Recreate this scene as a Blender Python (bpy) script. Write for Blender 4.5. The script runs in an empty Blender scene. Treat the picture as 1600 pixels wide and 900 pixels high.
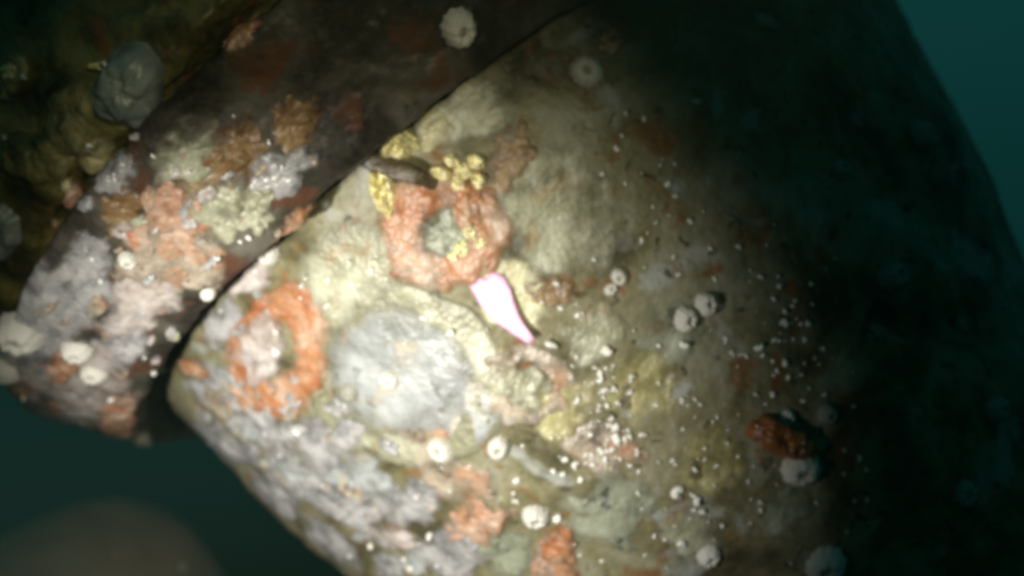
import bpy, math, random
import numpy as np
from mathutils import Vector
from mathutils.bvhtree import BVHTree

rnd = random.Random(7)
R = math.radians
S = bpy.context.scene
COL = S.collection

# ------------------------------------------------------------------ camera
F = 1720.0                                    # focal length in pixels of a 1600 px wide frame
cam = bpy.data.cameras.new('camera')
camo = bpy.data.objects.new('camera', cam)
COL.objects.link(camo)
camo.location = (0, 0, 0)
camo.rotation_euler = (R(90), 0, 0)           # looks along +Y
cam.sensor_width = 36.0
cam.lens = 36.0 * F / 1600.0
cam.clip_start = 0.01
cam.clip_end = 200
cam.dof.use_dof = True
cam.dof.focus_distance = 0.79
cam.dof.aperture_fstop = 2.5
S.camera = camo

# ------------------------------------------------------------------ open water (world)
W = bpy.data.worlds.new('World')
S.world = W
W.use_nodes = True
wn = W.node_tree.nodes
wl = W.node_tree.links
wn.clear()
wo = wn.new('ShaderNodeOutputWorld')
wb = wn.new('ShaderNodeBackground')
wt = wn.new('ShaderNodeTexCoord')
wsep = wn.new('ShaderNodeSeparateXYZ')
wr = wn.new('ShaderNodeValToRGB')
wm = wn.new('ShaderNodeMapRange')
wm.inputs['From Min'].default_value = -0.24
wm.inputs['From Max'].default_value = 0.26
wl.new(wt.outputs['Generated'], wsep.inputs[0])
wl.new(wsep.outputs['Z'], wm.inputs['Value'])
wl.new(wm.outputs[0], wr.inputs[0])
wr.color_ramp.elements[0].color = (0.002, 0.009, 0.006, 1)
wr.color_ramp.elements[1].color = (0.005, 0.055, 0.052, 1)
wl.new(wr.outputs[0], wb.inputs['Color'])
wb.inputs['Strength'].default_value = 0.72
wl.new(wb.outputs[0], wo.inputs[0])

# ------------------------------------------------------------------ the dive lamp beside the camera
lamp = bpy.data.lights.new('dive_lamp', 'SPOT')
lampo = bpy.data.objects.new('dive_lamp', lamp)
COL.objects.link(lampo)
LAMP = Vector((-0.39, 0.30, -0.20))
lampo.location = LAMP
AIM = Vector((-0.175, 0.93, -0.150))
lampo.rotation_euler = (AIM - LAMP).to_track_quat('-Z', 'Y').to_euler()
lamp.energy = 59
lamp.color = (1.0, 0.95, 0.84)
lamp.spot_size = R(57)
lamp.spot_blend = 1.0
lamp.shadow_soft_size = 0.018

# added unseen fill spot above the lens, brightens pipe, casing and round body
fill = bpy.data.lights.new('fill_light', 'SPOT')
fillo = bpy.data.objects.new('fill_light', fill)
COL.objects.link(fillo)
fillo.location = (0.07, 0.0, 0.12)
fillo.rotation_euler = (Vector((-0.16, 1.0, -0.05)) - fillo.location).to_track_quat('-Z', 'Y').to_euler()
fill.energy = 13.5
fill.color = (1.0, 0.90, 0.56)
fill.spot_size = R(44)
fill.spot_blend = 1.0
fill.shadow_soft_size = 0.02

S.view_settings.view_transform = 'Standard'
S.view_settings.look = 'None'
S.view_settings.exposure = 0.0
S.view_settings.gamma = 1.0
S.cycles.use_denoising = True
S.cycles.pixel_filter_type = 'BLACKMAN_HARRIS'
S.cycles.filter_width = 4.0                   # a soft, low-resolution video lens


# ------------------------------------------------------------------ numpy noise
def _hash(i, j, k, s):
    h = (i * 374761393 + j * 668265263 + k * 2147483647 + s * 974634777) & 0xFFFFFFFF
    h = ((h ^ (h >> 13)) * 1274126177) & 0xFFFFFFFF
    h = ((h ^ (h >> 16)) * 2246822519) & 0xFFFFFFFF
    return ((h ^ (h >> 15)) & 0xFFFFFF) / float(0xFFFFFF)


def vnoise(P, s=0):
    P = np.asarray(P, float)
    I = np.floor(P).astype(np.int64)
    f = P - I
    f = f * f * f * (f * (f * 6 - 15) + 10)
    r = 0
    for a in (0, 1):
        for b in (0, 1):
            for c in (0, 1):
                w = (f[..., 0] if a else 1 - f[..., 0]) * (f[..., 1] if b else 1 - f[..., 1]) * (f[..., 2] if c else 1 - f[..., 2])
                r = r + w * _hash(I[..., 0] + a, I[..., 1] + b, I[..., 2] + c, s)
    return r * 2 - 1


def fbm(P, o=3, s=0):
    r = 0
    a = 1.0
    P = np.asarray(P, float)
    for k in range(o):
        r = r + a * vnoise(P * (2.03 ** k) + 17.3 * k, s + k)
        a *= 0.5
    return r


def worley(P, s=0):
    P = np.asarray(P, float)
    I = np.floor(P).astype(np.int64)
    d = np.full(P.shape[:-1], 9.0)
    for a in (-1, 0, 1):
        for b in (-1, 0, 1):
            for c in (-1, 0, 1):
                J = I + np.array([a, b, c])
                q = np.stack([J[..., 0] + _hash(J[..., 0], J[..., 1], J[..., 2], s),
                              J[..., 1] + _hash(J[..., 0], J[..., 1], J[..., 2], s + 1),
                              J[..., 2] + _hash(J[..., 0], J[..., 1], J[..., 2], s + 2)], -1)
                d = np.minimum(d, ((q - P) ** 2).sum(-1))
    return np.sqrt(d)


# ------------------------------------------------------------------ materials
def mat_growth(name, stops=None, scale=14, detail=8, rough=0.45, bump=0.5, bscale=220, spots=None, metallic=0.0, spec=0.7,
               dist=0.4, sss=0.0, film=False, amp=0.9):
    """mottled crust: a noise ramp for the colour, a second layer of speckles, voronoi + noise relief"""
    m = bpy.data.materials.new(name)
    m.use_nodes = True
    n = m.node_tree.nodes
    l = m.node_tree.links
    b = n['Principled BSDF']
    tc = n.new('ShaderNodeTexCoord')
    nz = n.new('ShaderNodeTexNoise')
    nz.inputs['Scale'].default_value = scale
    nz.inputs['Detail'].default_value = detail
    nz.inputs['Roughness'].default_value = 0.62
    nz.inputs['Distortion'].default_value = dist
    l.new(tc.outputs['Object'], nz.inputs['Vector'])
    rp = n.new('ShaderNodeValToRGB')
    e = rp.color_ramp.elements
    while len(e) < len(stops):
        e.new(0.5)
    for k, (p, c) in enumerate(stops):
        e[k].position = p
        e[k].color = (*c, 1)
    l.new(nz.outputs['Fac'], rp.inputs[0])
    col = rp.outputs[0]
    if spots:
        for q, (sc, lo, hi, c, amt) in enumerate(spots):
            z = n.new('ShaderNodeTexNoise')
            z.inputs['Scale'].default_value = sc
            z.inputs['Detail'].default_value = 3
            z.inputs['Distortion'].default_value = 0.6
            mp = n.new('ShaderNodeMapping')
            mp.inputs['Location'].default_value = (3.1 * q + 1, 7.7 * q, 1.3)
            l.new(tc.outputs['Object'], mp.inputs[0])
            l.new(mp.outputs[0], z.inputs['Vector'])
            mr = n.new('ShaderNodeMapRange')
            mr.inputs['From Min'].default_value = lo
            mr.inputs['From Max'].default_value = hi
            mr.inputs['To Max'].default_value = amt
            l.new(z.outputs['Fac'], mr.inputs['Value'])
            mx = n.new('ShaderNodeMix')
            mx.data_type = 'RGBA'
            l.new(mr.outputs[0], mx.inputs[0])
            l.new(col, mx.inputs[6])
            mx.inputs[7].default_value = (*c, 1)
            col = mx.outputs[2]
    l.new(col, b.inputs['Base Color'])
    b.inputs['Roughness'].default_value = rough
    b.inputs['Metallic'].default_value = metallic
    b.inputs['Specular IOR Level'].default_value = spec
    if sss:
        b.inputs['Subsurface Weight'].default_value = sss
        b.inputs['Subsurface Radius'].default_value = (0.006, 0.003, 0.002)
    if film:                                          # thin growth: its margin thins out to nothing
        at = n.new('ShaderNodeAttribute')
        at.attribute_name = 'cover'
        na = n.new('ShaderNodeTexNoise')
        na.inputs['Scale'].default_value = 85
        na.inputs['Detail'].default_value = 5
        l.new(tc.outputs['Object'], na.inputs['Vector'])
        s1 = n.new('ShaderNodeMath')
        s1.operation = 'MULTIPLY_ADD'
        s1.inputs[1].default_value = amp
        s1.inputs[2].default_value = -amp * 0.5
        l.new(na.outputs['Fac'], s1.inputs[0])
        s2 = n.new('ShaderNodeMath')
        s2.operation = 'ADD'
        l.new(s1.outputs[0], s2.inputs[0])
        l.new(at.outputs['Fac'], s2.inputs[1])
        s3 = n.new('ShaderNodeMapRange')
        s3.interpolation_type = 'SMOOTHSTEP'
        s3.inputs['From Min'].default_value = 0.02
        s3.inputs['From Max'].default_value = 1.05
        l.new(s2.outputs[0], s3.inputs['Value'])
        l.new(s3.outputs[0], b.inputs['Alpha'])
    vo = n.new('ShaderNodeTexVoronoi')
    vo.inputs['Scale'].default_value = bscale
    l.new(tc.outputs['Object'], vo.inputs['Vector'])
    n2 = n.new('ShaderNodeTexNoise')
    n2.inputs['Scale'].default_value = bscale * 0.5
    n2.inputs['Detail'].default_value = 6
    l.new(tc.outputs['Object'], n2.inputs['Vector'])
    ad = n.new('ShaderNodeMath')
    ad.operation = 'SUBTRACT'
    l.new(n2.outputs['Fac'], ad.inputs[0])
    ml = n.new('ShaderNodeMath')
    ml.operation = 'MULTIPLY'
    ml.inputs[1].default_value = 0.6
    l.new(vo.outputs['Distance'], ml.inputs[0])
    l.new(ml.outputs[0], ad.inputs[1])
    bp = n.new('ShaderNodeBump')
    bp.inputs['Strength'].default_value = bump
    bp.inputs['Distance'].default_value = 0.0022
    l.new(ad.outputs[0], bp.inputs['Height'])
    l.new(bp.outputs[0], b.inputs['Normal'])
    return m


M = {}
M['casing'] = mat_growth('olive_fouled_metal', [(0.30, (0.024, 0.022, 0.012)), (0.42, (0.088, 0.080, 0.044)), (0.50, (0.160, 0.148, 0.084)),
                                                (0.58, (0.208, 0.200, 0.136)), (0.70, (0.264, 0.264, 0.216))], scale=11, bump=0.6, bscale=150, spec=0.18,
                         spots=[(34, 0.57, 0.66, (0.16, 0.065, 0.018), 0.75), (18, 0.60, 0.68, (0.30, 0.32, 0.31), 0.8),
                                (75, 0.62, 0.70, (0.030, 0.027, 0.016), 0.8)])
M['flange'] = mat_growth('grey_fouled_metal', [(0.32, (0.010, 0.009, 0.007)), (0.44, (0.032, 0.028, 0.022)), (0.55, (0.065, 0.058, 0.046)), (0.68, (0.12, 0.112, 0.095))],
                         scale=13, bump=0.6, bscale=140, spec=0.18,
                         spots=[(20, 0.54, 0.63, (0.085, 0.036, 0.020), 0.8), (70, 0.62, 0.7, (0.03, 0.03, 0.03), 0.8)])
M['pipe'] = mat_growth('dark_olive_fouling', [(0.33, (0.015, 0.014, 0.005)), (0.46, (0.085, 0.075, 0.022)), (0.58, (0.21, 0.185, 0.06)), (0.72, (0.30, 0.28, 0.14))],
                       scale=16, bump=1.0, bscale=110, spots=[(30, 0.62, 0.68, (0.28, 0.09, 0.02), 0.7)])
M['pale'] = mat_growth('pale_grey_crust', rough=0.44, film=True, stops=[(0.30, (0.126, 0.137, 0.136)), (0.45, (0.252, 0.271, 0.275)), (0.60, (0.348, 0.370, 0.383)), (0.75, (0.400, 0.419, 0.432))],
                       scale=20, bump=0.5, bscale=230, spots=[(55, 0.63, 0.70, (0.08, 0.085, 0.09), 0.85), (22, 0.58, 0.68, (0.42, 0.36, 0.27), 0.6)])
M['lilac'] = mat_growth('lilac_grey_crust', rough=0.30, film=True, stops=[(0.30, (0.094, 0.098, 0.104)), (0.45, (0.233, 0.233, 0.242)), (0.58, (0.346, 0.343, 0.351)), (0.74, (0.449, 0.441, 0.442))],
                        scale=26, bump=0.7, bscale=200, spots=[(60, 0.61, 0.68, (0.07, 0.07, 0.075), 0.5), (30, 0.60, 0.68, (0.42, 0.30, 0.22), 0.6)])
M['tan'] = mat_growth('tan_crust', film=True, stops=[(0.30, (0.115, 0.090, 0.066)), (0.47, (0.254, 0.213, 0.164)), (0.62, (0.353, 0.312, 0.254)), (0.78, (0.410, 0.385, 0.344))],
                      scale=24, bump=0.6, bscale=200, spots=[(60, 0.62, 0.68, (0.07, 0.06, 0.05), 0.85), (28, 0.58, 0.68, (0.40, 0.20, 0.11), 0.6)])
M['oliveg'] = mat_growth('olive_grey_crust', film=True, stops=[(0.30, (0.101, 0.101, 0.056)), (0.47, (0.248, 0.248, 0.168)), (0.62, (0.372, 0.377, 0.292)), (0.78, (0.451, 0.462, 0.393))],
                         scale=22, bump=0.6, bscale=190, spots=[(50, 0.60, 0.68, (0.06, 0.055, 0.03), 0.8), (26, 0.58, 0.68, (0.26, 0.16, 0.06), 0.6)])
M['yolive'] = mat_growth('yellow_olive_film', film=True, stops=[(0.30, (0.101, 0.089, 0.028)), (0.47, (0.248, 0.223, 0.094)), (0.62, (0.372, 0.345, 0.176)), (0.78, (0.428, 0.412, 0.264))],
                         scale=26, bump=0.6, bscale=170, spots=[(40, 0.60, 0.68, (0.06, 0.05, 0.02), 0.8)])
M['greeng'] = mat_growth('green_grey_crust', film=True, stops=[(0.30, (0.10, 0.11, 0.07)), (0.47, (0.20, 0.22, 0.16)), (0.62, (0.28, 0.30, 0.23)), (0.78, (0.33, 0.35, 0.29))],
                         scale=26, bump=0.5, bscale=170, spots=[(60, 0.64, 0.69, (0.03, 0.035, 0.03), 0.9)])
M['orange'] = mat_growth('orange_sponge', amp=1.5, film=True, stops=[(0.30, (0.185, 0.059, 0.022)), (0.43, (0.326, 0.123, 0.048)), (0.54, (0.370, 0.197, 0.110)), (0.68, (0.405, 0.306, 0.242))],
                         scale=30, bump=0.5, bscale=230, rough=0.45, spots=[(40, 0.60, 0.70, (0.46, 0.31, 0.24), 0.8), (90, 0.60, 0.68, (0.13, 0.06, 0.03), 0.6)])
M['pinkor'] = mat_growth('pink_orange_sponge', amp=2.6, film=True, stops=[(0.30, (0.194, 0.088, 0.044)), (0.43, (0.334, 0.176, 0.106)), (0.55, (0.387, 0.255, 0.185)), (0.70, (0.405, 0.326, 0.273))],
                         scale=24, bump=0.5, bscale=210, rough=0.5, spots=[(34, 0.60, 0.68, (0.48, 0.11, 0.03), 0.7)])
M['rust'] = mat_growth('rust_red_sponge', [(0.30, (0.081, 0.024, 0.008)), (0.48, (0.203, 0.068, 0.018)), (0.62, (0.324, 0.128, 0.034)), (0.75, (0.378, 0.203, 0.068))], scale=30, bump=0.5, bscale=180)
M['cream'] = mat_growth('cream_painted_glow', film=True, stops=[(0.30, (0.22, 0.20, 0.10)), (0.45, (0.42, 0.40, 0.24)), (0.60, (0.56, 0.55, 0.38)), (0.76, (0.62, 0.61, 0.48))], scale=30, bump=0.6, bscale=200, spots=[(50, 0.6, 0.68, (0.2, 0.15, 0.06), 0.7)])  # pale yellow stands in for the glow around the bare metal
M['brown'] = mat_growth('rust_brown_crust', amp=2.6, film=True, stops=[(0.30, (0.06, 0.034, 0.014)), (0.47, (0.16, 0.090, 0.036)), (0.60, (0.24, 0.155, 0.075)), (0.74, (0.28, 0.22, 0.13))],
                        scale=26, bump=0.7, bscale=180, spots=[(40, 0.60, 0.68, (0.25, 0.20, 0.12), 0.6)])
M['pinkwhite'] = mat_growth('pink_white_crust', rough=0.30, film=True, stops=[(0.30, (0.192, 0.155, 0.141)), (0.45, (0.348, 0.303, 0.281)), (0.60, (0.444, 0.407, 0.400)), (0.76, (0.488, 0.466, 0.459))],
                            scale=26, bump=0.6, bscale=200, spots=[(34, 0.60, 0.68, (0.46, 0.26, 0.18), 0.6)])
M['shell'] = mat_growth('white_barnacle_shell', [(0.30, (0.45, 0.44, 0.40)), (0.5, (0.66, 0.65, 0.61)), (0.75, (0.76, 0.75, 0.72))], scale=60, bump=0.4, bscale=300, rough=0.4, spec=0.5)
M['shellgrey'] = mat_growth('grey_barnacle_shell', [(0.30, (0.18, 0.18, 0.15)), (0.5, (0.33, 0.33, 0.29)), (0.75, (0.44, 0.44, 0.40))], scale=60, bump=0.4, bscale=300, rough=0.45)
M['lid'] = mat_growth('grey_barnacle_lid', [(0.35, (0.22, 0.21, 0.18)), (0.65, (0.48, 0.47, 0.43))], scale=90, bump=0.4, bscale=300)
M['worm'] = mat_growth('white_worm_tube', [(0.30, (0.62, 0.62, 0.58)), (0.5, (0.76, 0.76, 0.73)), (0.75, (0.82, 0.82, 0.80))], scale=40, bump=0.2, bscale=500, rough=0.35, spec=0.5)
M['gold'] = mat_growth('yellow_scale_painted_glint', [(0.30, (0.62, 0.54, 0.22)), (0.5, (0.82, 0.76, 0.44)), (0.7, (0.92, 0.88, 0.66))], scale=50, bump=0.9, bscale=260,
                       rough=0.30, metallic=0.2, spec=0.6)  # pale yellow base also carries the glints in its colour
M['bare'] = mat_growth('bare_metal_painted_glare', amp=1.6, film=True, stops=[(0.30, (0.800, 0.416, 0.684)), (0.7, (0.883, 0.496, 0.774))], scale=40, bump=0.45, bscale=180, rough=0.6, metallic=0.2, spec=0.35)  # pink-white of the lamp glare painted into the metal's colour
M['strap'] = mat_growth('dark_brown_strap', [(0.30, (0.016, 0.010, 0.004)), (0.5, (0.045, 0.030, 0.012)), (0.72, (0.10, 0.075, 0.033))], scale=30, bump=0.8, bscale=150, rough=0.5)
M['slate'] = mat_growth('blue_grey_shell', [(0.30, (0.105, 0.128, 0.128)), (0.5, (0.225, 0.262, 0.262)), (0.75, (0.345, 0.383, 0.367))], scale=16, bump=0.4, bscale=120, rough=0.4)
M['float'] = mat_growth('grey_brown_body', [(0.30, (0.304, 0.232, 0.200)), (0.5, (0.416, 0.328, 0.296)), (0.75, (0.480, 0.400, 0.376))], scale=6, bump=0.4, bscale=40, rough=0.6)


# ------------------------------------------------------------------ mesh helpers
def link(name, V, faces, mat, parent=None, loc=None, flat=False, cover=None):
    V = np.asarray(V, float)
    if loc is None:
        loc = V.mean(0) if parent is None else np.zeros(3)
    me = bpy.data.meshes.new(name)
    me.from_pydata((V - np.asarray(loc)).tolist(), [], faces)
    me.polygons.foreach_set('use_smooth', [not flat] * len(me.polygons))
    me.materials.append(M[mat])
    if cover is not None:
        at = me.attributes.new('cover', 'FLOAT', 'POINT')
        at.data.foreach_set('value', np.asarray(cover, np.float32).ravel())
    me.update()
    o = bpy.data.objects.new(name, me)
    COL.objects.link(o)
    o.location = Vector(loc)
    if parent is not None:
        o.parent = parent
    return o


def tag(o, label, cat, group=None):
    o['label'] = label
    o['category'] = cat
    if group:
        o['group'] = group
    return o


def empty(name, loc):
    o = bpy.data.objects.new(name, None)
    o.empty_display_size = 0.01
    COL.objects.link(o)
    o.location = Vector(loc)
    return o


# ------------------------------------------------------------------ the big turned bodies (one common axis)
A0 = np.array([0.00620777, 1.39994601, 0.13844523])
aa, bb = 0.94465419, 0.10922929
R0, LEN, TAP, POW = 0.49966899, 0.98485871, 0.35842415, 3.89257998
AX = np.array([math.cos(bb) * math.cos(aa), -math.sin(bb), -math.cos(bb) * math.sin(aa)])
AU = np.cross(AX, [0, 1, 0])
AU /= np.linalg.norm(AU)
AV = np.cross(AX, AU)
tocam = -A0 - AX * np.dot(-A0, AX)
THC = math.atan2(np.dot(tocam, AV), np.dot(tocam, AU))


def resample(pts, step):
    pts = np.array(pts, float)
    seg = np.linalg.norm(np.diff(pts, axis=0), axis=1)
    c = np.concatenate([[0], np.cumsum(seg)])
    n = max(4, int(c[-1] / step))
    t = np.linspace(0, c[-1], n)
    return np.stack([np.interp(t, c, pts[:, 0]), np.interp(t, c, pts[:, 1])], 1)


def revolve(name, prof, nth, mat, amp, seed, mid_off=0.0):
    x = np.linspace(-1, 1, nth, endpoint=False)
    th = THC + mid_off + math.pi * (0.5 * x + 0.5 * x ** 3)
    prof = np.asarray(prof)
    d = np.gradient(prof, axis=0)
    nr = np.stack([-d[:, 1], d[:, 0]], 1)
    nr /= np.linalg.norm(nr, axis=1)[:, None] + 1e-9
    rad = np.cos(th)[:, None] * AU + np.sin(th)[:, None] * AV
    P = A0 + prof[:, 0][:, None, None] * AX + prof[:, 1][:, None, None] * rad[None]
    N = nr[:, 0][:, None, None] * AX + nr[:, 1][:, None, None] * rad[None]
    big, med, small, peb = amp
    dsp = big * fbm(P * 7, 2, seed) + med * fbm(P * 26, 2, seed + 5) + small * fbm(P * 85, 2, seed + 9)
    w = worley(P * 34 + 0.6 * np.stack([vnoise(P * 20, 1), vnoise(P * 20, 2), vnoise(P * 20, 3)], -1), seed + 20)
    mask = np.clip(fbm(P * 9, 2, seed + 30) * 1.6 + 0.5, 0, 1)
    dsp = dsp + peb * mask * np.clip(0.75 - w, 0, 1)
    P = P + N * dsp[..., None]
    ns = len(prof)
    V = P.reshape(-1, 3)
    i = np.arange(ns - 1)[:, None] * nth
    j = np.arange(nth)[None]
    k = (j + 1) % nth
    faces = np.stack([i + j, i + k, i + nth + k, i + nth + j], -1).reshape(-1, 4)
    me = bpy.data.meshes.new(name)
    C = A0 + AX * float(prof[:, 0].mean())
    Vl = V - C
    me.vertices.add(len(V))
    me.vertices.foreach_set('co', Vl.ravel())
    me.loops.add(faces.size)
    me.loops.foreach_set('vertex_index', faces.ravel().astype(np.int32))
    me.polygons.add(len(faces))
    me.polygons.foreach_set('loop_start', np.arange(0, faces.size, 4, dtype=np.int32))
    me.polygons.foreach_set('use_smooth', np.ones(len(faces), bool))
    me.materials.append(M[mat])
    me.update(calc_edges=True)
    me.validate()
    o = bpy.data.objects.new(name, me)
    COL.objects.link(o)
    o.location = Vector(C)
    bvh = BVHTree.FromPolygons(V.tolist(), faces.tolist())
    return o, bvh


t = np.linspace(0, 1, 400) ** 0.9
t = np.sin(t * math.pi / 2) ** 1.0
rr = R0 * (1 - TAP * t) * np.sqrt(np.clip(1 - t ** POW, 0, 1))
prof = [(-0.004, R0 - 0.16), (-0.004, R0 - 0.012), (0.0, R0 - 0.004), (0.008, R0)] + [(a * LEN, b) for a, b in zip(t, rr) if a * LEN > 0.01]
casing, BV_C = revolve('machine_casing', resample(prof, 0.0030), 620, 'casing', (0.005, 0.0018, 0.0009, 0.0022), 3)
tag(casing, 'huge rounded olive grey casing covered in growth, dark on its right edge', 'casing')

prof = [(-0.09, 0.44), (-0.03, 0.520), (0.006, 0.530), (0.014, 0.538), (0.015, 0.546), (0.008, 0.556), (-0.082, 0.628), (-0.090, 0.628), (-0.097, 0.618), (-0.10, 0.60), (-0.10, 0.44)]
flange, BV_F = revolve('flange_ring', resample(prof[::-1], 0.0030), 620, 'flange', (0.003, 0.0022, 0.0012, 0.0032), 41)
tag(flange, 'thick grey flange ring with peach patches running diagonally left of the dark gap', 'flange')

prof = [(-0.122, 0.42), (-0.122, 0.592), (-0.130, 0.604), (-0.145, 0.608), (-0.70, 0.59), (-0.70, 0.42)]
pipe, BV_P = revolve('pipe_section', resample(prof[::-1], 0.0042), 460, 'pipe', (0.010, 0.006, 0.002, 0.006), 77)
tag(pipe, 'dark olive lumpy pipe section in the upper left corner behind the flange', 'pipe')

SURF = [BV_C, BV_F, BV_P]


def ray(px, py):
    return Vector(((px - 800) / F, 1.0, (450 - py) / F)).normalized()


O = Vector((0, 0, 0))


def hit(px, py, surf=None):
    best = None
    for k, b in enumerate(SURF):
        if surf is not None and k != surf:
            continue
        p, n, i, d = b.ray_cast(O, ray(px, py))
        if p is not None and (best is None or d < best[2]):
            if n.dot(ray(px, py)) > 0:
                n = -n
            best = (p, n, d, k)
    return best


def base_normal(px, py, k, r=10):
    n = Vector((0, 0, 0))
    for dx, dy in ((0, 0), (r, 0), (-r, 0), (0, r), (0, -r)):
        h = hit(px + dx, py + dy, k)
        if h:
            n += h[1]
    return n.normalized()


# ------------------------------------------------------------------ crusts growing on the bodies
NOSEED = [100]
CRUST = []


def top_hit(px, py):
    best = hit(px, py)
    for b in CRUST:
        p, n, i, d = b.ray_cast(O, ray(px, py))
        if p is not None and best and d < best[2]:
            best = (p, best[1], d, best[3])
    return best



def patch(name, px, py, rx, ry, rot, h, mat, surf=None, hollow=0.0, lobes=0.30, jag=0.0, parent=None, nr=20, nt=64, rough=0.35, z0=0.0, flat=False, ragged=0.55):
    """an irregular crust whose base follows the surface it grows on; low places sink below that surface, so its edge is ragged"""
    NOSEED[0] += 7
    sd = NOSEED[0]
    c = hit(px, py, surf)
    if c is None:
        return None
    k = c[3]
    n0 = base_normal(px, py, k, max(4, min(rx, ry) * 0.6))
    cr, sr = math.cos(R(rot)), math.sin(R(rot))
    an = 2 * math.pi * np.arange(nt) / nt
    cs = np.stack([np.cos(an), np.sin(an), 0 * an], 1)
    lob = 1 + lobes * fbm(cs * 1.5 + np.array([sd * 1.7, 0, 3.3]), 2, sd) + 0.4 * lobes * vnoise(cs * 5 + np.array([sd, 0, 1.3]), sd)
    fs = np.linspace(0, 1, nr + 1)
    ext = 1.18 if ragged else 1.0
    g = hollow * 0.8 + (ext - hollow * 0.8) * fs
    lx = g[:, None] * lob * rx * np.cos(an)
    ly = g[:, None] * lob * ry * np.sin(an)
    X = px + lx * cr - ly * sr
    Y = py + lx * sr + ly * cr
    pts = np.zeros((nr + 1, nt, 3))
    nn = np.zeros((nr + 1, nt, 3))
    off = np.zeros((nr + 1, nt), bool)
    for i in range(nr + 1):
        for j in range(nt):
            b = hit(X[i, j], Y[i, j], k)
            if b is None or abs(b[2] - c[2]) > 0.15:
                off[i, j] = True
                dr = ray(X[i, j], Y[i, j])
                dn = dr.dot(n0)
                dd = c[0].dot(n0) / dn if abs(dn) > 0.15 else c[2]
                q = dr * min(max(dd, c[2] - 0.03), c[2] + 0.05)
                nb = SURF[k].find_nearest(q)            # never hangs past the body: pulled back on to it
                pts[i, j] = nb[0]
                nn[i, j] = n0
            else:
                pts[i, j] = b[0]
                nn[i, j] = (b[1] * 0.35 + n0 * 0.65).normalized()
    base = pts.copy()
    for _ in range(2):
        pts[1:-1] = 0.5 * pts[1:-1] + 0.25 * (pts[:-2] + pts[2:])
        pts = 0.6 * pts + 0.2 * (np.roll(pts, 1, 1) + np.roll(pts, -1, 1))
    pts = 0.5 * base + 0.5 * pts
    if hollow:
        x = (g - hollow * 0.8) / (ext - hollow * 0.8)
        prof = np.sin(x * math.pi) ** 0.7 * 1.15 - 0.25
    else:
        prof = 1 - (g / 1.02) ** 3.0 * 1.05
    prof = np.clip(prof, -0.8, 1)[:, None] * np.ones(nt)
    size = max(rx, ry) * c[2] / F
    lowf = fbm(pts * (2.2 / size) + sd, 3, sd)
    nzv = fbm(pts * 70, 3, sd) * rough + fbm(pts * 210, 2, sd + 3) * rough * 0.6
    if jag:
        nzv = nzv + jag * vnoise(pts * 420, sd + 4)
    cover = prof + ragged * (lowf * 0.8 + nzv * 0.7)
    top = 1 - np.exp(-np.clip(cover, 0, 3) * 3.0)
    H = z0 + h * np.where(cover > 0, top * (1 + nzv), cover * 0.7) - 0.0004
    H[-1] -= 0.004
    if hollow:
        H[0] -= 0.004
    pts = pts + nn * H[..., None]
    V = pts.reshape(-1, 3)
    faces = []
    for i in range(nr):
        for j in range(nt):
            j2 = (j + 1) % nt
            faces.append((i * nt + j, (i + 1) * nt + j, (i + 1) * nt + j2, i * nt + j2))
    CRUST.append(BVHTree.FromPolygons(V.tolist(), faces))
    if parent is not None:
        o = link(name, V, faces, mat, parent, loc=parent.location, flat=flat, cover=cover)
        o.location = (0, 0, 0)
        return o
    return link(name, V, faces, mat, loc=tuple(c[0]), flat=flat, cover=cover)


def crust(px, py, rx, ry, rot, h, mat, label, name='crust_colony', cat='crust', **kw):
    o = patch(name, px, py, rx, ry, rot, h, mat, **kw)
    if o:
        tag(o, label, cat)
    return o


def ring_sponge(px, py, rx, ry, rot, h, mat, hollow, cpart, label, cat='sponge', **kw):
    c = hit(px, py)
    e = empty('ring_sponge', c[0])
    patch('rim', px, py, rx, ry, rot, h, mat, hollow=hollow, parent=e, nr=22, nt=90, lobes=0.14, ragged=0.34, **kw)
    if cpart:
        cx, cy, crx, cry, ch, cm = cpart
        patch('centre', cx, cy, crx, cry, rot, ch, cm, parent=e, z0=0.001)
    return tag(e, label, cat)


# rings first
ring_sponge(692, 366, 96, 90, 10, 0.0045, 'orange', 0.34, (705, 362, 46, 40, 0.004, 'greeng'), 'big orange sponge ring with grey middle, above the bright bare metal')
ring_sponge(434, 548, 70, 100, 8, 0.0045, 'orange', 0.36, (412, 545, 46, 58, 0.007, 'pinkwhite'), 'orange sponge ring with whitish middle beside the lower left edge')
ring_sponge(822, 600, 70, 60, 0, 0.0026, 'tan', 0.55, (824, 604, 44, 40, 0.003, 'oliveg'), 'faint tan ring crust just below the bright bare metal', 'crust')

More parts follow.
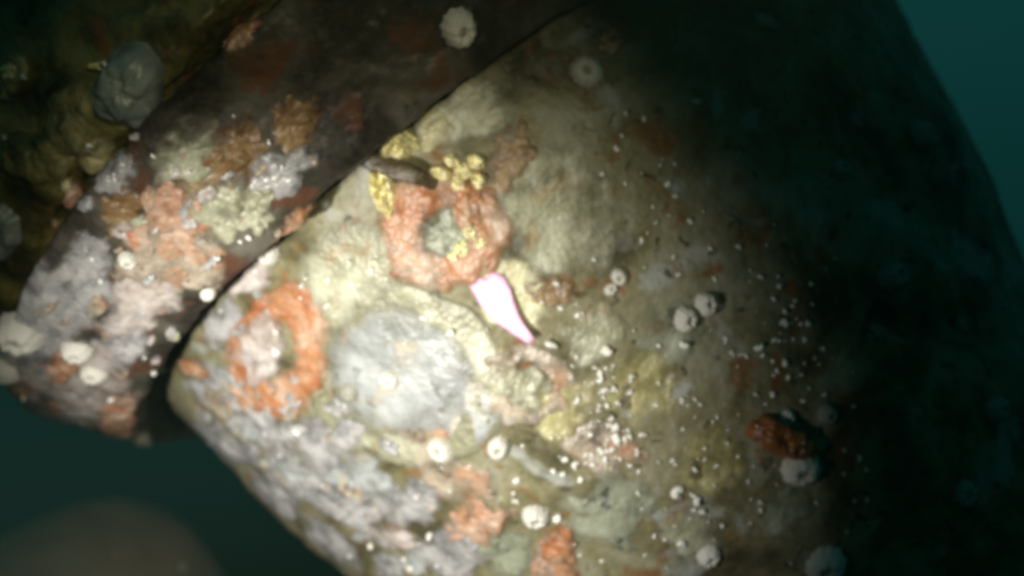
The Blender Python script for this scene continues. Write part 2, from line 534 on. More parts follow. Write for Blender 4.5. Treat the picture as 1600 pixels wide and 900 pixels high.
e = empty('crust_colony', hit(628, 585)[0])
patch('disc', 628, 583, 134, 110, 20, 0.0040, 'pale', parent=e, nr=26, nt=90, lobes=0.08, ragged=0.14, rough=0.14)
patch('rim', 628, 583, 152, 122, 20, 0.0026, 'oliveg', parent=e, hollow=0.86, nr=12, nt=110, lobes=0.08, ragged=0.5, rough=0.3)
tag(e, 'biggest pale grey crust disc in the middle of the picture', 'crust')
C_ = [
    (548, 425, 98, 82, -30, 0.010, 'oliveg', 'pale olive crust disc left of the big orange ring'),
    (742, 645, 52, 62, 10, 0.009, 'pale', 'pale grey crust right of the biggest grey disc'),
    (665, 690, 56, 46, 0, 0.010, 'tan', 'tan crust below the biggest grey disc'),
    (330, 605, 46, 34, 30, 0.011, 'lilac', 'lilac grey crust at the casing edge left of the orange ring'),
    (352, 500, 46, 40, -40, 0.010, 'lilac', 'lilac grey crust above left of the lower orange ring'),
    (412, 672, 74, 30, 30, 0.012, 'lilac', 'long lilac crust under the lower orange ring'),
    (500, 690, 66, 40, 25, 0.012, 'lilac', 'pale lilac crust between the lower orange ring and the lower edge'),
    (455, 745, 66, 26, 40, 0.011, 'lilac', 'narrow lilac crust along the lower left edge of the casing'),
    (560, 742, 58, 38, 20, 0.013, 'pale', 'pale lump crust in the lower middle of the casing'),
    (548, 800, 62, 28, 32, 0.012, 'lilac', 'lilac crust strip along the lower edge below the pale lump'),
    (628, 790, 66, 38, 15, 0.013, 'lilac', 'lilac lump crust left of the pink sponge'),
    (612, 838, 56, 24, 18, 0.014, 'pinkwhite', 'whitish crust ridge at the lower end of the casing edge'),
    (705, 745, 84, 40, 8, 0.010, 'tan', 'peach tinted crust under the pair of white barnacles'),
    (705, 868, 64, 44, 0, 0.010, 'lilac', 'grey crust below the pink sponge at the bottom of the picture'),
    (795, 862, 52, 46, 0, 0.009, 'greeng', 'grey crust between two orange sponges at the bottom'),
    (955, 798, 84, 62, -10, 0.007, 'greeng', 'green grey crust disc with dark pits at the lower right'),
    (862, 640, 74, 48, -10, 0.006, 'yolive', 'yellow olive crust right of the tan ring'),
    (755, 560, 62, 42, 30, 0.005, 'yolive', 'olive film left of the lower tip of the bright bare metal'),
    (880, 330, 92, 112, 10, 0.006, 'oliveg', 'wide pale olive crust right of the big orange ring'),
    (800, 462, 56, 78, -35, 0.005, 'cream', 'cream painted glow around the upper end of the bright bare metal'),  # glow put in as a thin pale sheet
    (850, 455, 42, 26, 15, 0.006, 'brown', 'small tan brown crust right of the bright bare metal'),
    (795, 250, 38, 66, 20, 0.007, 'brown', 'rust brown crust above right of the big orange ring'),
    (722, 165, 92, 56, -20, 0.008, 'oliveg', 'dim olive crust at the top above the glinting scales'),
    (676, 196, 34, 40, 20, 0.008, 'yolive', 'dim yellow olive crust above the glinting round scale'),
    (930, 520, 52, 52, 0, 0.005, 'oliveg', 'thin grey olive crust between the bare metal and the barnacle pair'),
    (1010, 610, 66, 62, 10, 0.005, 'yolive', 'thin olive crust below the barnacle pair'),
    (1060, 520, 64, 52, -20, 0.005, 'greeng', 'thin grey crust under the barnacle pair'),
    (940, 700, 66, 46, 10, 0.005, 'tan', 'thin tan crust under the densest white specks'),
    (1120, 720, 62, 66, 0, 0.005, 'yolive', 'thin olive crust left of the rust red sponge'),
    (1080, 830, 62, 44, 0, 0.006, 'oliveg', 'thin olive grey crust in the lower right'),
    (1225, 790, 46, 56, 0, 0.006, 'oliveg', 'dim grey crust below the rust red sponge'),
    (348, 688, 62, 24, 46, 0.012, 'lilac', 'upper grey crust band right on the lower left silhouette'),
    (430, 770, 62, 24, 43, 0.012, 'lilac', 'middle grey crust band right on the lower left silhouette'),
    (520, 845, 62, 24, 40, 0.012, 'lilac', 'lowest grey crust band right on the lower left silhouette'),
    (400, 420, 44, 36, -40, 0.012, 'pinkwhite', 'whitish crust clump beside the dark gap'),
]
for q, a in enumerate(C_):
    crust(*a[:5], a[5] * 0.30, *a[6:], **(dict(lobes=0.10, ragged=0.18, rough=0.18) if q < 2 else dict(rough=0.2)))
SP_ = [
    (745, 815, 58, 36, -12, 0.013, 'pinkor', 'pink orange sponge at the bottom left of a white barnacle'),
    (868, 868, 40, 44, 20, 0.011, 'orange', 'orange sponge at the bottom edge below a white barnacle'),
    (466, 345, 48, 22, -42, 0.012, 'orange', 'small orange sponge strip beside the dark gap'),
    (304, 574, 34, 14, 20, 0.014, 'orange', 'thin orange sponge fringe at the left tip of the casing'),
    (396, 608, 44, 26, 40, 0.015, 'orange', 'orange sponge blob at the lower end of the lower orange ring'),
    (952, 68, 26, 24, 0, 0.010, 'orange', 'dim orange sponge near the top right of centre'),
    (735, 318, 28, 44, -15, 0.013, 'orange', 'small bright orange sponge under the glinting scales'),
    (100, 566, 30, 26, 50, 0.014, 'orange', 'round orange sponge between white barnacles on the flange'),
    (92, 630, 22, 12, 20, 0.012, 'orange', 'small orange sponge spot near the flange tip'),
    (24, 606, 34, 16, 15, 0.012, 'orange', 'orange sponge at the left border of the picture'),
    (278, 350, 78, 76, -20, 0.009, 'pinkor', 'wide peach sponge patch on the flange'),
    (188, 326, 34, 46, 20, 0.008, 'brown', 'rusty sponge patch left of the wide peach patch'),
    (252, 305, 34, 30, 0, 0.012, 'pinkor', 'peach sponge lump above the wide peach patch'),
    (385, 225, 42, 62, 10, 0.008, 'brown', 'dim rusty sponge on the upper flange'),
    (378, 52, 44, 28, -35, 0.012, 'orange', 'dim orange sponge at the top of the flange'),
    (182, 650, 34, 50, 40, 0.012, 'pinkor', 'peach brown sponge at the lower flange tip'),
]
for a in SP_:
    crust(*a[:5], a[5] * 0.38, *a[6:], name='encrusting_sponge', cat='sponge')
crust(1222, 684, 54, 27, 24, 0.020, 'rust', 'thick rust red sponge standing out at the right', name='encrusting_sponge', cat='sponge', rough=0.12, ragged=0.25, lobes=0.2)
FL_ = [
    (218, 480, 82, 50, -30, 0.010, 'pinkwhite', 'pinkish white crust patch on the flange'),
    (255, 440, 52, 32, -35, 0.009, 'tan', 'golden tan crust above the pinkish white patch'),
    (70, 450, 76, 60, -40, 0.009, 'lilac', 'blue grey crust at the outer left edge of the flange'),
    (140, 400, 50, 42, -40, 0.009, 'lilac', 'grey crust below the rusty sponge patch on the flange'),
    (130, 636, 54, 38, 30, 0.012, 'pinkwhite', 'whitish crust at the flange tip under the orange spots'),
    (60, 640, 40, 24, 30, 0.010, 'pinkwhite', 'pale crust between two orange spots at the flange tip'),
    (200, 540, 52, 40, -20, 0.010, 'lilac', 'grey crust on the flange next to the dark gap'),
    (60, 520, 84, 56, -35, 0.006, 'lilac', 'pale grey crust around the large white barnacle on the flange'),
    (150, 575, 66, 54, -30, 0.006, 'pinkwhite', 'whitish crust around the bright barnacles on the flange'),
    (120, 470, 90, 50, -40, 0.006, 'lilac', 'broad blue grey crust across the middle of the flange'),
    (318, 415, 46, 56, -30, 0.006, 'tan', 'tan crust on the flange beside the whitish clump'),
    (60, 590, 70, 40, 10, 0.006, 'pinkwhite', 'pale crust between the orange spots at the left border'),
    (340, 325, 56, 60, -40, 0.008, 'oliveg', 'olive grey crust between the wide peach patch and the dark gap'),
    (245, 395, 66, 40, -35, 0.007, 'tan', 'tan crust below the wide peach patch on the flange'),
    (345, 255, 60, 46, -35, 0.008, 'brown', 'rust brown crust above the olive grey crust on the flange'),
    (455, 195, 54, 42, -35, 0.008, 'brown', 'dim rust brown crust high on the flange near the gap'),
    (180, 270, 40, 36, -35, 0.008, 'lilac', 'dim grey crust near the outer edge of the flange'),
    (440, 265, 58, 44, -40, 0.010, 'lilac', 'dim grey crust on the flange beside the brown stick'),
    (300, 235, 72, 46, -35, 0.010, 'oliveg', 'dim olive grey crust on the upper flange'),
    (395, 330, 36, 44, -30, 0.010, 'oliveg', 'grey crust on the flange next to the orange strip'),
]
for a in FL_:
    crust(*a[:5], a[5] * 0.42, *a[6:])

# lumps on the pipe section in the upper left corner
P_ = [
    ('oyster_shell', 'shell', (206, 132, 50, 62, 20, 0.034, 'slate', 'blue grey rounded shell in the upper left corner')),
    ('crust_colony', 'crust', (130, 178, 52, 66, 10, 0.022, 'yolive', 'olive lump left of the blue grey shell')),
    ('crust_colony', 'crust', (160, 235, 52, 34, 30, 0.020, 'yolive', 'olive lump below the blue grey shell')),
    ('encrusting_sponge', 'sponge', (112, 298, 22, 26, 10, 0.020, 'orange', 'small vivid orange sponge left of the flange')),
    ('encrusting_sponge', 'sponge', (88, 354, 14, 16, 0, 0.016, 'orange', 'tiny orange sponge nearest the left end of the flange')),
    ('crust_colony', 'crust', (24, 118, 30, 44, 20, 0.018, 'yolive', 'yellow green lump at the left border near the top')),
    ('oyster_shell', 'shell', (8, 360, 26, 40, 0, 0.020, 'slate', 'dark blue grey shell at the left border')),
    ('crust_colony', 'crust', (60, 250, 60, 40, 20, 0.020, 'pipe', 'dark olive lump near the left border above the tiny sponge')),
]
for nm, ct, a in P_:
    crust(*a[:5], a[5] * 0.7, *a[6:], name=nm, cat=ct, rough=0.15, ragged=0.2, lobes=0.14)

# small pebbly lumps filling the lower left of the casing, one object each
WORD = {'lilac': 'lilac grey', 'tan': 'tan', 'pinkwhite': 'whitish', 'pale': 'pale grey', 'oliveg': 'olive grey', 'pinkor': 'peach'}
k = 0
tries = 0
while k < 36 and tries < 800:
    tries += 1
    x = 290 + 490 * rnd.random()
    y = 580 + 330 * rnd.random()
    e = 0.78 * (x - 270) + 625                       # lower edge of the casing
    if y > e - 8 or y < e - 200 or y > 893:
        continue
    sz = rnd.uniform(11, 36)
    mt = rnd.choice(['lilac', 'lilac', 'lilac', 'pale', 'pale', 'tan'])
    o = patch('crust_lump', x, y, sz, sz * rnd.uniform(0.5, 0.9), rnd.uniform(10, 60), rnd.uniform(0.003, 0.0055), mt, nr=10, nt=28, rough=0.3, ragged=0.5)
    if o:
        zone = 'near the left tip of the casing' if x < 430 else ('along the lower left edge of the casing' if y > e - 90 else 'below the biggest grey disc')
        tag(o, 'small ' + WORD[mt] + ' crust lump ' + zone, 'crust', 'small ' + WORD[mt] + ' crust lumps ' + zone)
        k += 1
k = 0
while k < 40:
    x, y = rnd.uniform(5, 440), rnd.uniform(200, 700)
    h = hit(x, y)
    if not h or h[3] != 1:
        continue
    sz = rnd.uniform(8, 24)
    mt = rnd.choice(['lilac', 'oliveg', 'tan', 'pinkwhite', 'lilac'])
    o = patch('crust_lump', x, y, sz, sz * rnd.uniform(0.5, 0.9), rnd.uniform(-60, 0), rnd.uniform(0.003, 0.0055), mt, nr=10, nt=28, rough=0.3, surf=1, ragged=0.5)
    zone = 'on the dim upper part of the flange ring' if y < 340 else 'on the bright lower part of the flange ring'
    tag(o, 'small ' + WORD[mt] + ' crust lump ' + zone, 'crust', 'small ' + WORD[mt] + ' crust lumps ' + zone)
    k += 1

# ------------------------------------------------------------------ bare metal and glinting scales
NOSEED[0] = 900
bc = hit(780, 482)
view = (-bc[0]).normalized()
tol = (LAMP - bc[0]).normalized()
bn = ((view + tol).normalized() * 0.85 + base_normal(780, 482, 0, 20) * 0.15).normalized()                        # facet deliberately tilted between lamp and lens to shape the glare
bo = bc[0] + base_normal(780, 482, 0, 20) * 0.008
outl = [(733, 447), (744, 432), (757, 436), (768, 424), (786, 432), (797, 450), (802, 470), (810, 492), (822, 512), (836, 530), (830, 541), (816, 532), (800, 522), (782, 508), (764, 492), (748, 474), (741, 462)]
top_, mid_ = [], []
for x, y in outl:
    d_ = ray(x, y)
    top_.append(np.array(d_ * (bo.dot(bn) / d_.dot(bn))))
cc = np.mean(top_, 0)
V = [cc]
no = len(outl)
for f_, z_ in ((0.35, 0.0003), (0.7, -0.0002), (0.90, 0.0), (1.05, -0.0010), (1.15, -0.012)):
    for p_ in top_:
        q_ = cc + (p_ - cc) * f_
        V.append(q_ + np.array(bn) * (z_ + 0.0006 * float(vnoise(q_ * 70, 3))))
Fc = [(0, 1 + (j + 1) % no, 1 + j) for j in range(no)]
for i in range(4):
    for j in range(no):
        j2 = (j + 1) % no
        Fc.append((1 + i * no + j, 1 + i * no + j2, 1 + (i + 1) * no + j2, 1 + (i + 1) * no + j))
bare = link('bare_metal_glare', V, Fc, 'bare', loc=tuple(cc), cover=[1.6] + [c_ for c_ in (1.6, 1.3, 0.75, 0.2, 0.0) for _ in range(no)])
tag(bare, 'patch of bare metal with pinkish white lamp glare painted in', 'bare metal')


def glint(px, py, rx, ry, rot, h, label):
    return crust(px, py, rx, ry, rot, h, 'gold', label, name='scale_painted_glint', cat='scale', jag=0.6, rough=0.35, flat=True, nr=9, nt=26, lobes=0.25, ragged=0.1)


glint(622, 224, 30, 30, 0, 0.018, 'round glinting yellow scale above the brown stick')
glint(602, 298, 20, 46, -8, 0.014, 'upright glinting yellow scale strip beside the big orange ring')
for q, (x, y, a, b) in enumerate([(690, 272, 12, 9), (706, 250, 11, 9), (726, 268, 13, 10), (744, 252, 11, 10), (716, 288, 10, 9), (748, 282, 9, 10)]):
    g = glint(x, y, a * 1.3, b * 1.3, 30, 0.008, 'small glinting yellow scale in the cluster above the big orange ring')
    g['group'] = 'glinting scales above the orange ring'
for x, y, a, b, w_ in [(166, 104, 9, 8, 'on the upper left corner of the blue grey shell'), (204, 160, 9, 11, 'on the lower edge of the blue grey shell'),
                       (143, 230, 10, 12, 'below the blue grey shell beside the olive lump'), (28, 108, 13, 22, 'at the left border near the top'),
                       (106, 286, 9, 9, 'on the small vivid orange sponge')]:
    glint(x, y, a, b, 20, 0.010, 'small yellow painted glint ' + w_)  # flecks added where the pipe glints, the glint is in their colour
for q, (x, y, a, b) in enumerate([(738, 362, 14, 12), (722, 386, 13, 12), (752, 378, 10, 9), (710, 398, 8, 7)]):
    g = glint(x, y, a * 1.3, b * 1.3, 30, 0.008, 'small glinting yellow scale inside the big orange ring')
    g['group'] = 'glinting scales inside the orange ring'


# ------------------------------------------------------------------ brown forked strap across the gap
def tube(pts, radii, n=12, seed=0, flatn=0.35):
    pts = np.array(pts, float)
    m = 8 * (len(pts) - 1) + 1
    tt = np.linspace(0, len(pts) - 1, m)
    k0 = np.clip(tt.astype(int), 0, len(pts) - 2)
    f = (tt - k0)[:, None]
    pm = np.vstack([2 * pts[0] - pts[1], pts, 2 * pts[-1] - pts[-2]])
    p0, p1, p2, p3 = pm[k0], pm[k0 + 1], pm[k0 + 2], pm[k0 + 3]
    Pc = 0.5 * (2 * p1 + (p2 - p0) * f + (2 * p0 - 5 * p1 + 4 * p2 - p3) * f ** 2 + (3 * p1 - p0 - 3 * p2 + p3) * f ** 3)
    rd = np.interp(tt, np.arange(len(pts)), radii)
    tn = np.gradient(Pc, axis=0)
    tn /= np.linalg.norm(tn, axis=1)[:, None]
    sv = np.cross(tn, [0, 1, 0])
    sv /= np.linalg.norm(sv, axis=1)[:, None] + 1e-9
    up = np.cross(sv, tn)
    V, Fc = [], []
    for i in range(m):
        for j in range(n):
            a = 2 * math.pi * j / n
            V.append(Pc[i] + rd[i] * (math.cos(a) * sv[i] + flatn * math.sin(a) * up[i]))
    V = np.array(V)
    c = np.repeat(Pc, n, axis=0)
    V = V + (V - c) * (0.22 * fbm(V * 70, 2, seed))[:, None]
    for i in range(m - 1):
        for j in range(n):
            j2 = (j + 1) % n
            Fc.append((i * n + j, i * n + j2, (i + 1) * n + j2, (i + 1) * n + j))
    Fc.append(tuple(range(n))[::-1])
    Fc.append(tuple((m - 1) * n + j for j in range(n)))
    return V, Fc


def at_depth(px, py, y):
    r_ = ray(px, py)
    return tuple(r_ * (y / r_.y))


yb = hit(690, 296)[0].y
ya = hit(560, 262)[0].y
V, Fc = tube([at_depth(*p) for p in ((540, 246, ya + 0.01), (562, 246, ya - 0.014), (600, 258, ya - 0.018), (645, 273, yb - 0.012), (672, 284, yb - 0.006), (694, 294, yb + 0.006))],
             [0.004, 0.0078, 0.0080, 0.0074, 0.0066, 0.003], n=16, seed=5)
st = link('stick_stub', V, Fc, 'strap')
tag(st, 'short dark brown stick pointing right, below the round glinting scale', 'stick')


# ------------------------------------------------------------------ barnacles
def barnacle_meshes(seed):
    r_ = random.Random(seed)
    n = 36
    prof = [(1.0, -0.15), (0.98, 0.0), (0.90, 0.34), (0.76, 0.62), (0.56, 0.82), (0.40, 0.87), (0.28, 0.80), (0.22, 0.56)]
    ph = r_.uniform(0, 6)
    V, Fc = [], []
    for i, (a, z) in enumerate(prof):
        for j in range(n):
            t_ = 2 * math.pi * j / n
            plate = abs(math.sin(3 * t_ + ph))
            g = 1 + 0.06 * math.cos(12 * t_ + ph) * (1 if i < 5 else 0.2) - 0.06 * (plate < 0.2) * (i < 6) + 0.08 * math.cos(2 * t_ + ph * 2)
            V.append((a * g * math.cos(t_), a * g * math.sin(t_), z + (0.07 * math.cos(6 * t_ + ph) if 3 < i < 6 else 0) + 0.05 * math.cos(t_ + ph) * (i > 2)))
    for i in range(len(prof) - 1):
        for j in range(n):
            j2 = (j + 1) % n
            Fc.append((i * n + j, i * n + j2, (i + 1) * n + j2, (i + 1) * n + j))
    sh = bpy.data.meshes.new('shell')
    sh.from_pydata(V, [], Fc)
    V2, F2 = [], []
    for s in (-1, 1):
        b0 = len(V2)
        V2 += [(0.0 + 0.02 * s, -0.30, 0.60), (0.02 * s, 0.30, 0.60), (0.02 * s, 0.0, 0.72), (0.30 * s, 0.12, 0.56), (0.30 * s, -0.12, 0.56)]
        fs = [(0, 2, 4), (2, 3, 4), (2, 1, 3)]
        F2 += [tuple(b0 + q for q in (f if s < 0 else f[::-1])) for f in fs]
    ld = bpy.data.meshes.new('lid')
    ld.from_pydata(V2, [], F2)
    for m_ in (sh,):
        m_.polygons.foreach_set('use_smooth', [True] * len(m_.polygons))
    return sh, ld


BM = {}
for kk in ('shell', 'shellgrey'):
    BM[kk] = []
    for q in range(4):
        a, b = barnacle_meshes(q + 3)
        a.materials.append(M[kk])
        b.materials.append(M['lid'])
        BM[kk].append((a, b))


def place(o, px, py, r_px, sq=1.0, hz=1.0, lift=0.0, tilt=0.25):
    h = top_hit(px, py)
    if not h:
        return False
    n = base_normal(px, py, h[3], max(4, r_px))
    n = (n + Vector((rnd.uniform(-tilt, tilt), rnd.uniform(-tilt, tilt), rnd.uniform(-tilt, tilt)))).normalized()
    qn = n.to_track_quat('Z', 'Y')
    o.rotation_mode = 'QUATERNION'
    from mathutils import Quaternion
    o.rotation_quaternion = qn @ Quaternion((0, 0, 1), rnd.uniform(0, 6.28))
    r_ = r_px * h[2] / F
    o.location = h[0] + n * (lift)
    o.scale = (r_, r_ * sq, r_ * hz)
    return True


def barnacle(px, py, r_px, label, mat='shell', lift=0.0, hz=1.0, sq=1.0, group=None, kind=None):
    e = empty('barnacle', (0, 0, 0))
    if not place(e, px, py, r_px, sq, hz, lift):
        bpy.data.objects.remove(e)
        return
    a, b = BM[mat][rnd.randrange(4)]
    for nm, me in (('shell', a), ('lid', b)):
        o = bpy.data.objects.new(nm, me)
        COL.objects.link(o)
        o.parent = e
    tag(e, label, 'barnacle', group)


B_ = [
    (1103, 476, 19, 'white barnacle, upper right one of the close pair', 'shell'),
    (1071, 499, 20, 'white barnacle, lower left one of the close pair', 'shell'),
    (838, 806, 21, 'white barnacle with open top right of the pink sponge', 'shell'),
    (1108, 868, 18, 'cream barnacle near the bottom right of the speckled area', 'shell'),
    (1250, 732, 29, 'cream barnacle tucked under the rust red sponge', 'shell'),
    (1288, 882, 30, 'large cream barnacle cut by the bottom edge at the right', 'shell'),
    (690, 702, 22, 'bright white barnacle, left one of the two below the grey disc', 'shell'),
    (779, 699, 19, 'bright white barnacle, right one of the two below the grey disc', 'shell'),
    (609, 593, 17, 'white barnacle in the middle of the biggest grey disc', 'shell'),
    (968, 433, 14, 'small white barnacle, top of the group right of the wide olive crust', 'shell'),
    (955, 452, 11, 'small white barnacle, bottom of the group right of the wide olive crust', 'shell'),
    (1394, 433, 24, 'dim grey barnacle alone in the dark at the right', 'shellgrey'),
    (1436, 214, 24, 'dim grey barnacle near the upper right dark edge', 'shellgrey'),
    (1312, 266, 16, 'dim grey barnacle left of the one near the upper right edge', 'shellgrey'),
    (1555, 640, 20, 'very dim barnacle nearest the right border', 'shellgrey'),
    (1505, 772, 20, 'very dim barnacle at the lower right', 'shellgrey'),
    (916, 112, 26, 'dim grey barnacle in the dark upper middle', 'shell'),
    (716, 44, 30, 'pale irregular barnacle at the top of the picture', 'shell'),
    (122, 546, 22, 'bright barnacle right of the round orange sponge on the flange', 'shell'),  # white barnacles on the flange are enlarged to add glare there
    (148, 582, 19, 'bright barnacle below right of the round orange sponge', 'shell'),
    (32, 520, 34, 'large white barnacle on the left part of the flange', 'shell'),
    (10, 574, 24, 'white barnacle cut by the left border', 'shell'),
    (201, 406, 15, 'pale blue white barnacle in the middle of the flange', 'shell'),
    (325, 458, 12, 'small bright barnacle at the flange edge by the gap', 'shell'),
    (420, 398, 18, 'white barnacle with yellowish middle on the whitish clump', 'shell'),
    (1229, 654, 13, 'small cream barnacle on top of the rust red sponge', 'shell'),
    (548, 612, 15, 'dark gaping grey barnacle on the left of the biggest grey disc', 'shellgrey'),
    (1292, 648, 16, 'dim barnacle right above the rust red sponge', 'shellgrey'),
]
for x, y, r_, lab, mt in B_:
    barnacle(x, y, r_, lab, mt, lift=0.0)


# ------------------------------------------------------------------ tiny white worm tubes
def worm_mesh(seed):
    r_ = random.Random(seed)
    n, m = 6, 12
    turns = r_.uniform(0.5, 1.25)
    V, Fc = [], []
    for i in range(m):
        f = i / (m - 1)
        a = turns * 2 * math.pi * f
        rad = 0.08 + 0.46 * f
        c = np.array([rad * math.cos(a), rad * math.sin(a), 0.25 + 0.25 * f])
        tr = 0.28 + 0.24 * f
        for j in range(n):
            b = 2 * math.pi * j / n
            V.append(c + tr * np.array([math.cos(b) * math.cos(a), math.cos(b) * math.sin(a), math.sin(b)]))
    for i in range(m - 1):
        for j in range(n):
            j2 = (j + 1) % n
            Fc.append((i * n + j, i * n + j2, (i + 1) * n + j2, (i + 1) * n + j))
    Fc.append(tuple((m - 1) * n + j for j in range(n)))
    Fc.append(tuple(range(n))[::-1])
    me = bpy.data.meshes.new('worm_tube')
    me.from_pydata([tuple(v) for v in V], [], Fc)
    me.polygons.foreach_set('use_smooth', [True] * len(me.polygons))
    me.materials.append(M['worm'])
    return me


WM = [worm_mesh(q) for q in range(5)]


def speck(px, py, r_px, label, group, sq=None, lift=0.0):
    o = bpy.data.objects.new('worm_tube', WM[rnd.randrange(5)])
    COL.objects.link(o)
    if not place(o, px, py, r_px * min(1.7, max(0.55, math.exp(rnd.gauss(-0.08, 0.30)))), sq or rnd.uniform(0.5, 0.95), 0.9, lift, 0.4):
        bpy.data.objects.remove(o)
        return
    tag(o, label, 'worm tube', group)


pts1 = [(977, 180), (1005, 188), (972, 210), (962, 231), (1086, 160), (1033, 258), (1055, 257), (1041, 288), (1003, 270), (977, 288), (941, 272),
        (1057, 308), (1047, 338), (1027, 347), (1010, 365), (1000, 378), (1054, 400), (1061, 417), (1006, 417), (1110, 386), (1155, 388), (1099, 330),
        (1116, 438), (1172, 422), (1189, 435), (928, 404), (910, 490), (898, 475), (876, 482), (901, 493), (846, 471), (866, 541, 9), (917, 534), (901, 558),
        (897, 573), (930, 575), (939, 578, 7), (955, 576), (960, 571), (985, 595), (990, 590), (949, 545), (1029, 539), (1066, 536), (1071, 545), (1144, 549),
        (1145, 556), (1165, 556), (1183, 542), (1190, 555), (990, 517), (866, 440), (1020, 322), (1078, 346),
        (948, 610), (945, 622), (936, 632), (940, 641), (982, 613), (966, 632), (986, 651), (953, 653, 7), (957, 670, 8), (964, 663), (951, 665), (965, 682), (972, 690),
        (955, 681), (1005, 680, 7), (935, 657), (925, 662), (908, 670, 7), (862, 683), (876, 683), (887, 685), (818, 696, 7), (841, 688), (940, 702, 7), (958, 701, 7), (996, 708, 7),
        (924, 708), (947, 717), (961, 716), (917, 724), (900, 725, 7), (929, 727), (946, 729), (907, 750, 7), (1052, 718), (1030, 722), (1000, 735), (1024, 632), (1067, 626),
        (1076, 633), (1085, 652), (1113, 660), (1121, 650), (1102, 700), (1137, 693), (1090, 717), (1101, 718), (1121, 727), (1085, 731), (1116, 760), (1060, 765, 8), (1059, 776),
        (1081, 770, 7), (1091, 779, 7), (1082, 795, 7), (1094, 797), (1187, 783), (1187, 799), (1130, 821, 7), (1171, 818), (1056, 822), (1024, 835), (1038, 842), (1066, 848, 7),
        (1008, 866), (939, 876), (1042, 886), (870, 809), (899, 850), (904, 867), (806, 751, 7), (803, 770), (808, 782, 7), (997, 768), (1182, 619), (1195, 630),
        (1206, 617), (1253, 625), (1225, 502), (1226, 484), (1243, 470), (1268, 474), (1227, 508), (1220, 503), (1245, 497), (1217, 532), (1255, 527), (1238, 530), (1285, 543), (1256, 568),
        (1207, 565), (1228, 565), (1230, 590), (1225, 565), (1318, 873), (1318, 742), (1340, 718), (1353, 732), (1354, 780), (1334, 783), (1215, 432), (1286, 617), (1300, 645),
        (1332, 635), (1236, 478), (1208, 465), (1218, 447), (1262, 505), (1272, 560), (1249, 585), (1264, 608)]


def zone(x, y):
    if y < 330:
        z = 'in the dim upper right of the casing'
    elif x < 1012 and 530 < y < 765:
        z = 'in the dense bright streak right of the tan ring'
    elif x > 1190 and y < 640:
        z = 'in the dim cluster above the rust red sponge'
    elif x > 1190:
        z = 'in the dark around and below the rust red sponge'
    elif y > 735:
        z = 'on the lower right around the green grey disc'
    elif y < 530:
        z = 'around the pair of white barnacles'
    else:
        z = 'on the olive crusts left of the rust red sponge'
    return 'tiny white worm tube ' + z, 'white worm tubes ' + z


for p in pts1:
    speck(p[0], p[1], (p[2] * 1.15 if len(p) > 2 else rnd.uniform(4.8, 7.6)), *zone(p[0], p[1]))
for q in range(52):                                   # the dense trail
    f_ = rnd.random()
    if q % 2:
        x, y = 925 + 45 * f_ + rnd.gauss(0, 16), 560 + 190 * f_ + rnd.gauss(0, 8)
    else:
        x, y = 1000 - 130 * f_ + rnd.gauss(0, 10), 672 + 60 * f_ + rnd.gauss(0, 14)
    speck(x, y, rnd.uniform(4.0, 7.0), *zone(x, y))
k = 0
while k < 70:
    x = rnd.gauss(1190, 90)
    y = rnd.gauss(580, 140)
    if x < 1000 or x > 1370 or y < 250 or y > 895:
        continue
    speck(x, y, rnd.uniform(3.0, 5.4), *zone(x, y))
    k += 1
L2, G2 = 'tiny white worm tube on the pale crusts left of the bare metal', 'white worm tubes left of the bare metal'
for x, y, r_ in [(545, 408, 6), (589, 400, 7), (516, 437, 8), (513, 478, 7), (474, 444, 5), (480, 434, 5), (580, 424, 5), (605, 437, 5), (653, 471, 6), (664, 500, 7), (703, 521, 9),
                 (761, 515, 8), (632, 537, 7), (470, 466, 6), (464, 673, 7), (438, 711, 6), (504, 757, 6), (547, 772, 6), (656, 772, 6), (415, 678, 5), (580, 854, 7), (548, 870, 5),
                 (632, 872, 5), (645, 888, 5), (683, 883, 6), (672, 836, 7), (655, 850, 6), (690, 730, 4), (735, 727, 4), (800, 784, 8), (650, 775, 5), (705, 767, 5)]:
    speck(x, y, r_, L2, G2)
L3, G3 = 'tiny bright speck for worm tubes and painted glints on the flange and pipe at left', 'bright worm tubes and painted glints at the left'  # pale specks on the pipe stand in for its glints
for x, y, r_ in [(252, 575, 8), (166, 102, 8), (203, 158, 8), (143, 228, 9), (240, 242, 6), (295, 270, 7), (366, 182, 5), (182, 282, 6), (8, 212, 7), (38, 118, 7), (175, 624, 9), (38, 620, 6),
                 (160, 440, 6), (145, 405, 6), (390, 372, 6), (376, 378, 6), (345, 485, 6), (240, 580, 5), (338, 402, 5), (228, 558, 5), (420, 220, 5), (440, 262, 6)]:
    speck(x, y, r_, L3, G3)

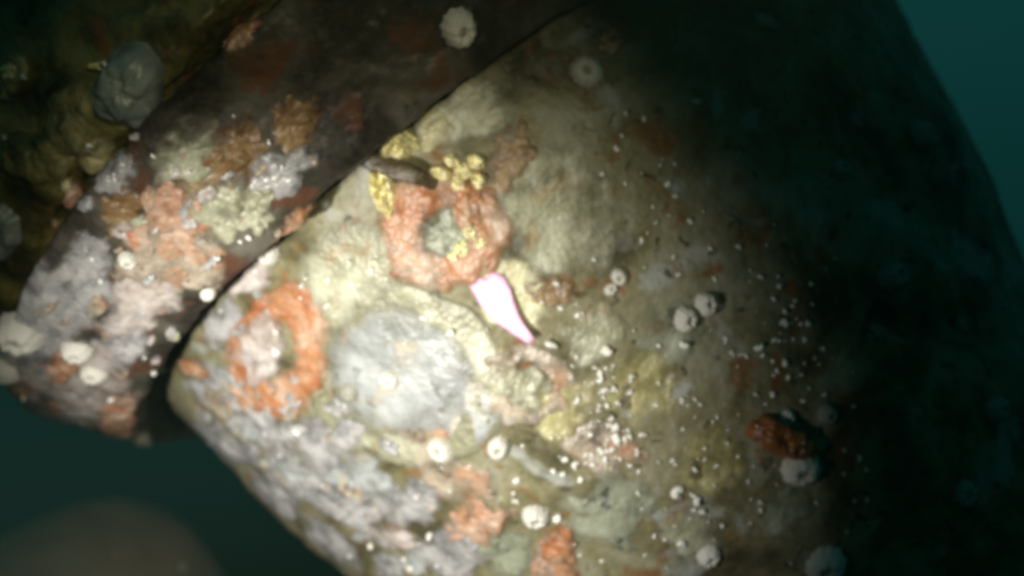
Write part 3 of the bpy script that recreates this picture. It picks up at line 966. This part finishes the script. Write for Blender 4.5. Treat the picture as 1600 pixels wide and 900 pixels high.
# ------------------------------------------------------------------ round grey body far behind, lower left
fc = Vector(at_depth(150, 975, 1.75))
fr = 200 * 1.75 / F
V, Fc = [], []
nu, nv = 64, 40
for i in range(nv + 1):
    p_ = math.pi * i / nv
    for j in range(nu):
        t_ = 2 * math.pi * j / nu
        V.append((math.sin(p_) * math.cos(t_), math.sin(p_) * math.sin(t_), math.cos(p_)))
V = np.array(V)
V = V * (fr * (1 + 0.03 * fbm(V * 2.0, 3, 5)))[:, None] * np.array([1.02, 1.0, 0.96]) + np.array(fc)
for i in range(nv):
    for j in range(nu):
        j2 = (j + 1) % nu
        Fc.append((i * nu + j, (i + 1) * nu + j, (i + 1) * nu + j2, i * nu + j2))
fl = link('round_body', V, Fc, 'float', loc=tuple(fc))
tag(fl, 'blurred grey round body deep behind at the lower left', 'float')
SURF.append(BVHTree.FromPolygons(V.tolist(), Fc))
for x, y, r_ in [(182, 866, 7), (283, 888, 7), (262, 893, 6)]:
    speck(x, y, r_, 'tiny pale worm tube on the blurred round body', 'worm tubes on the round body')

# ------------------------------------------------------------------ murky water
USE_HAZE = True
if USE_HAZE:
    x0, x1, y0, y1, z0, z1 = -2.6, 2.6, -0.8, 4.2, -2.6, 2.6
    V = [(x0, y0, z0), (x1, y0, z0), (x1, y1, z0), (x0, y1, z0), (x0, y0, z1), (x1, y0, z1), (x1, y1, z1), (x0, y1, z1)]
    Fc = [(0, 3, 2, 1), (4, 5, 6, 7), (0, 1, 5, 4), (1, 2, 6, 5), (2, 3, 7, 6), (3, 0, 4, 7)]
    me = bpy.data.meshes.new('haze')
    me.from_pydata(V, [], Fc)
    hz = bpy.data.objects.new('haze', me)
    COL.objects.link(hz)
    hm = bpy.data.materials.new('murky_water')
    hm.use_nodes = True
    hn = hm.node_tree.nodes
    hn.clear()
    ho = hn.new('ShaderNodeOutputMaterial')
    pv = hn.new('ShaderNodeVolumePrincipled')
    pv.inputs['Color'].default_value = (0.45, 0.80, 0.70, 1)
    pv.inputs['Density'].default_value = 0.014
    hm.node_tree.links.new(pv.outputs[0], ho.inputs['Volume'])
    me.materials.append(hm)
    hz['kind'] = 'stuff'
    hz['label'] = 'murky blue green sea water around everything'
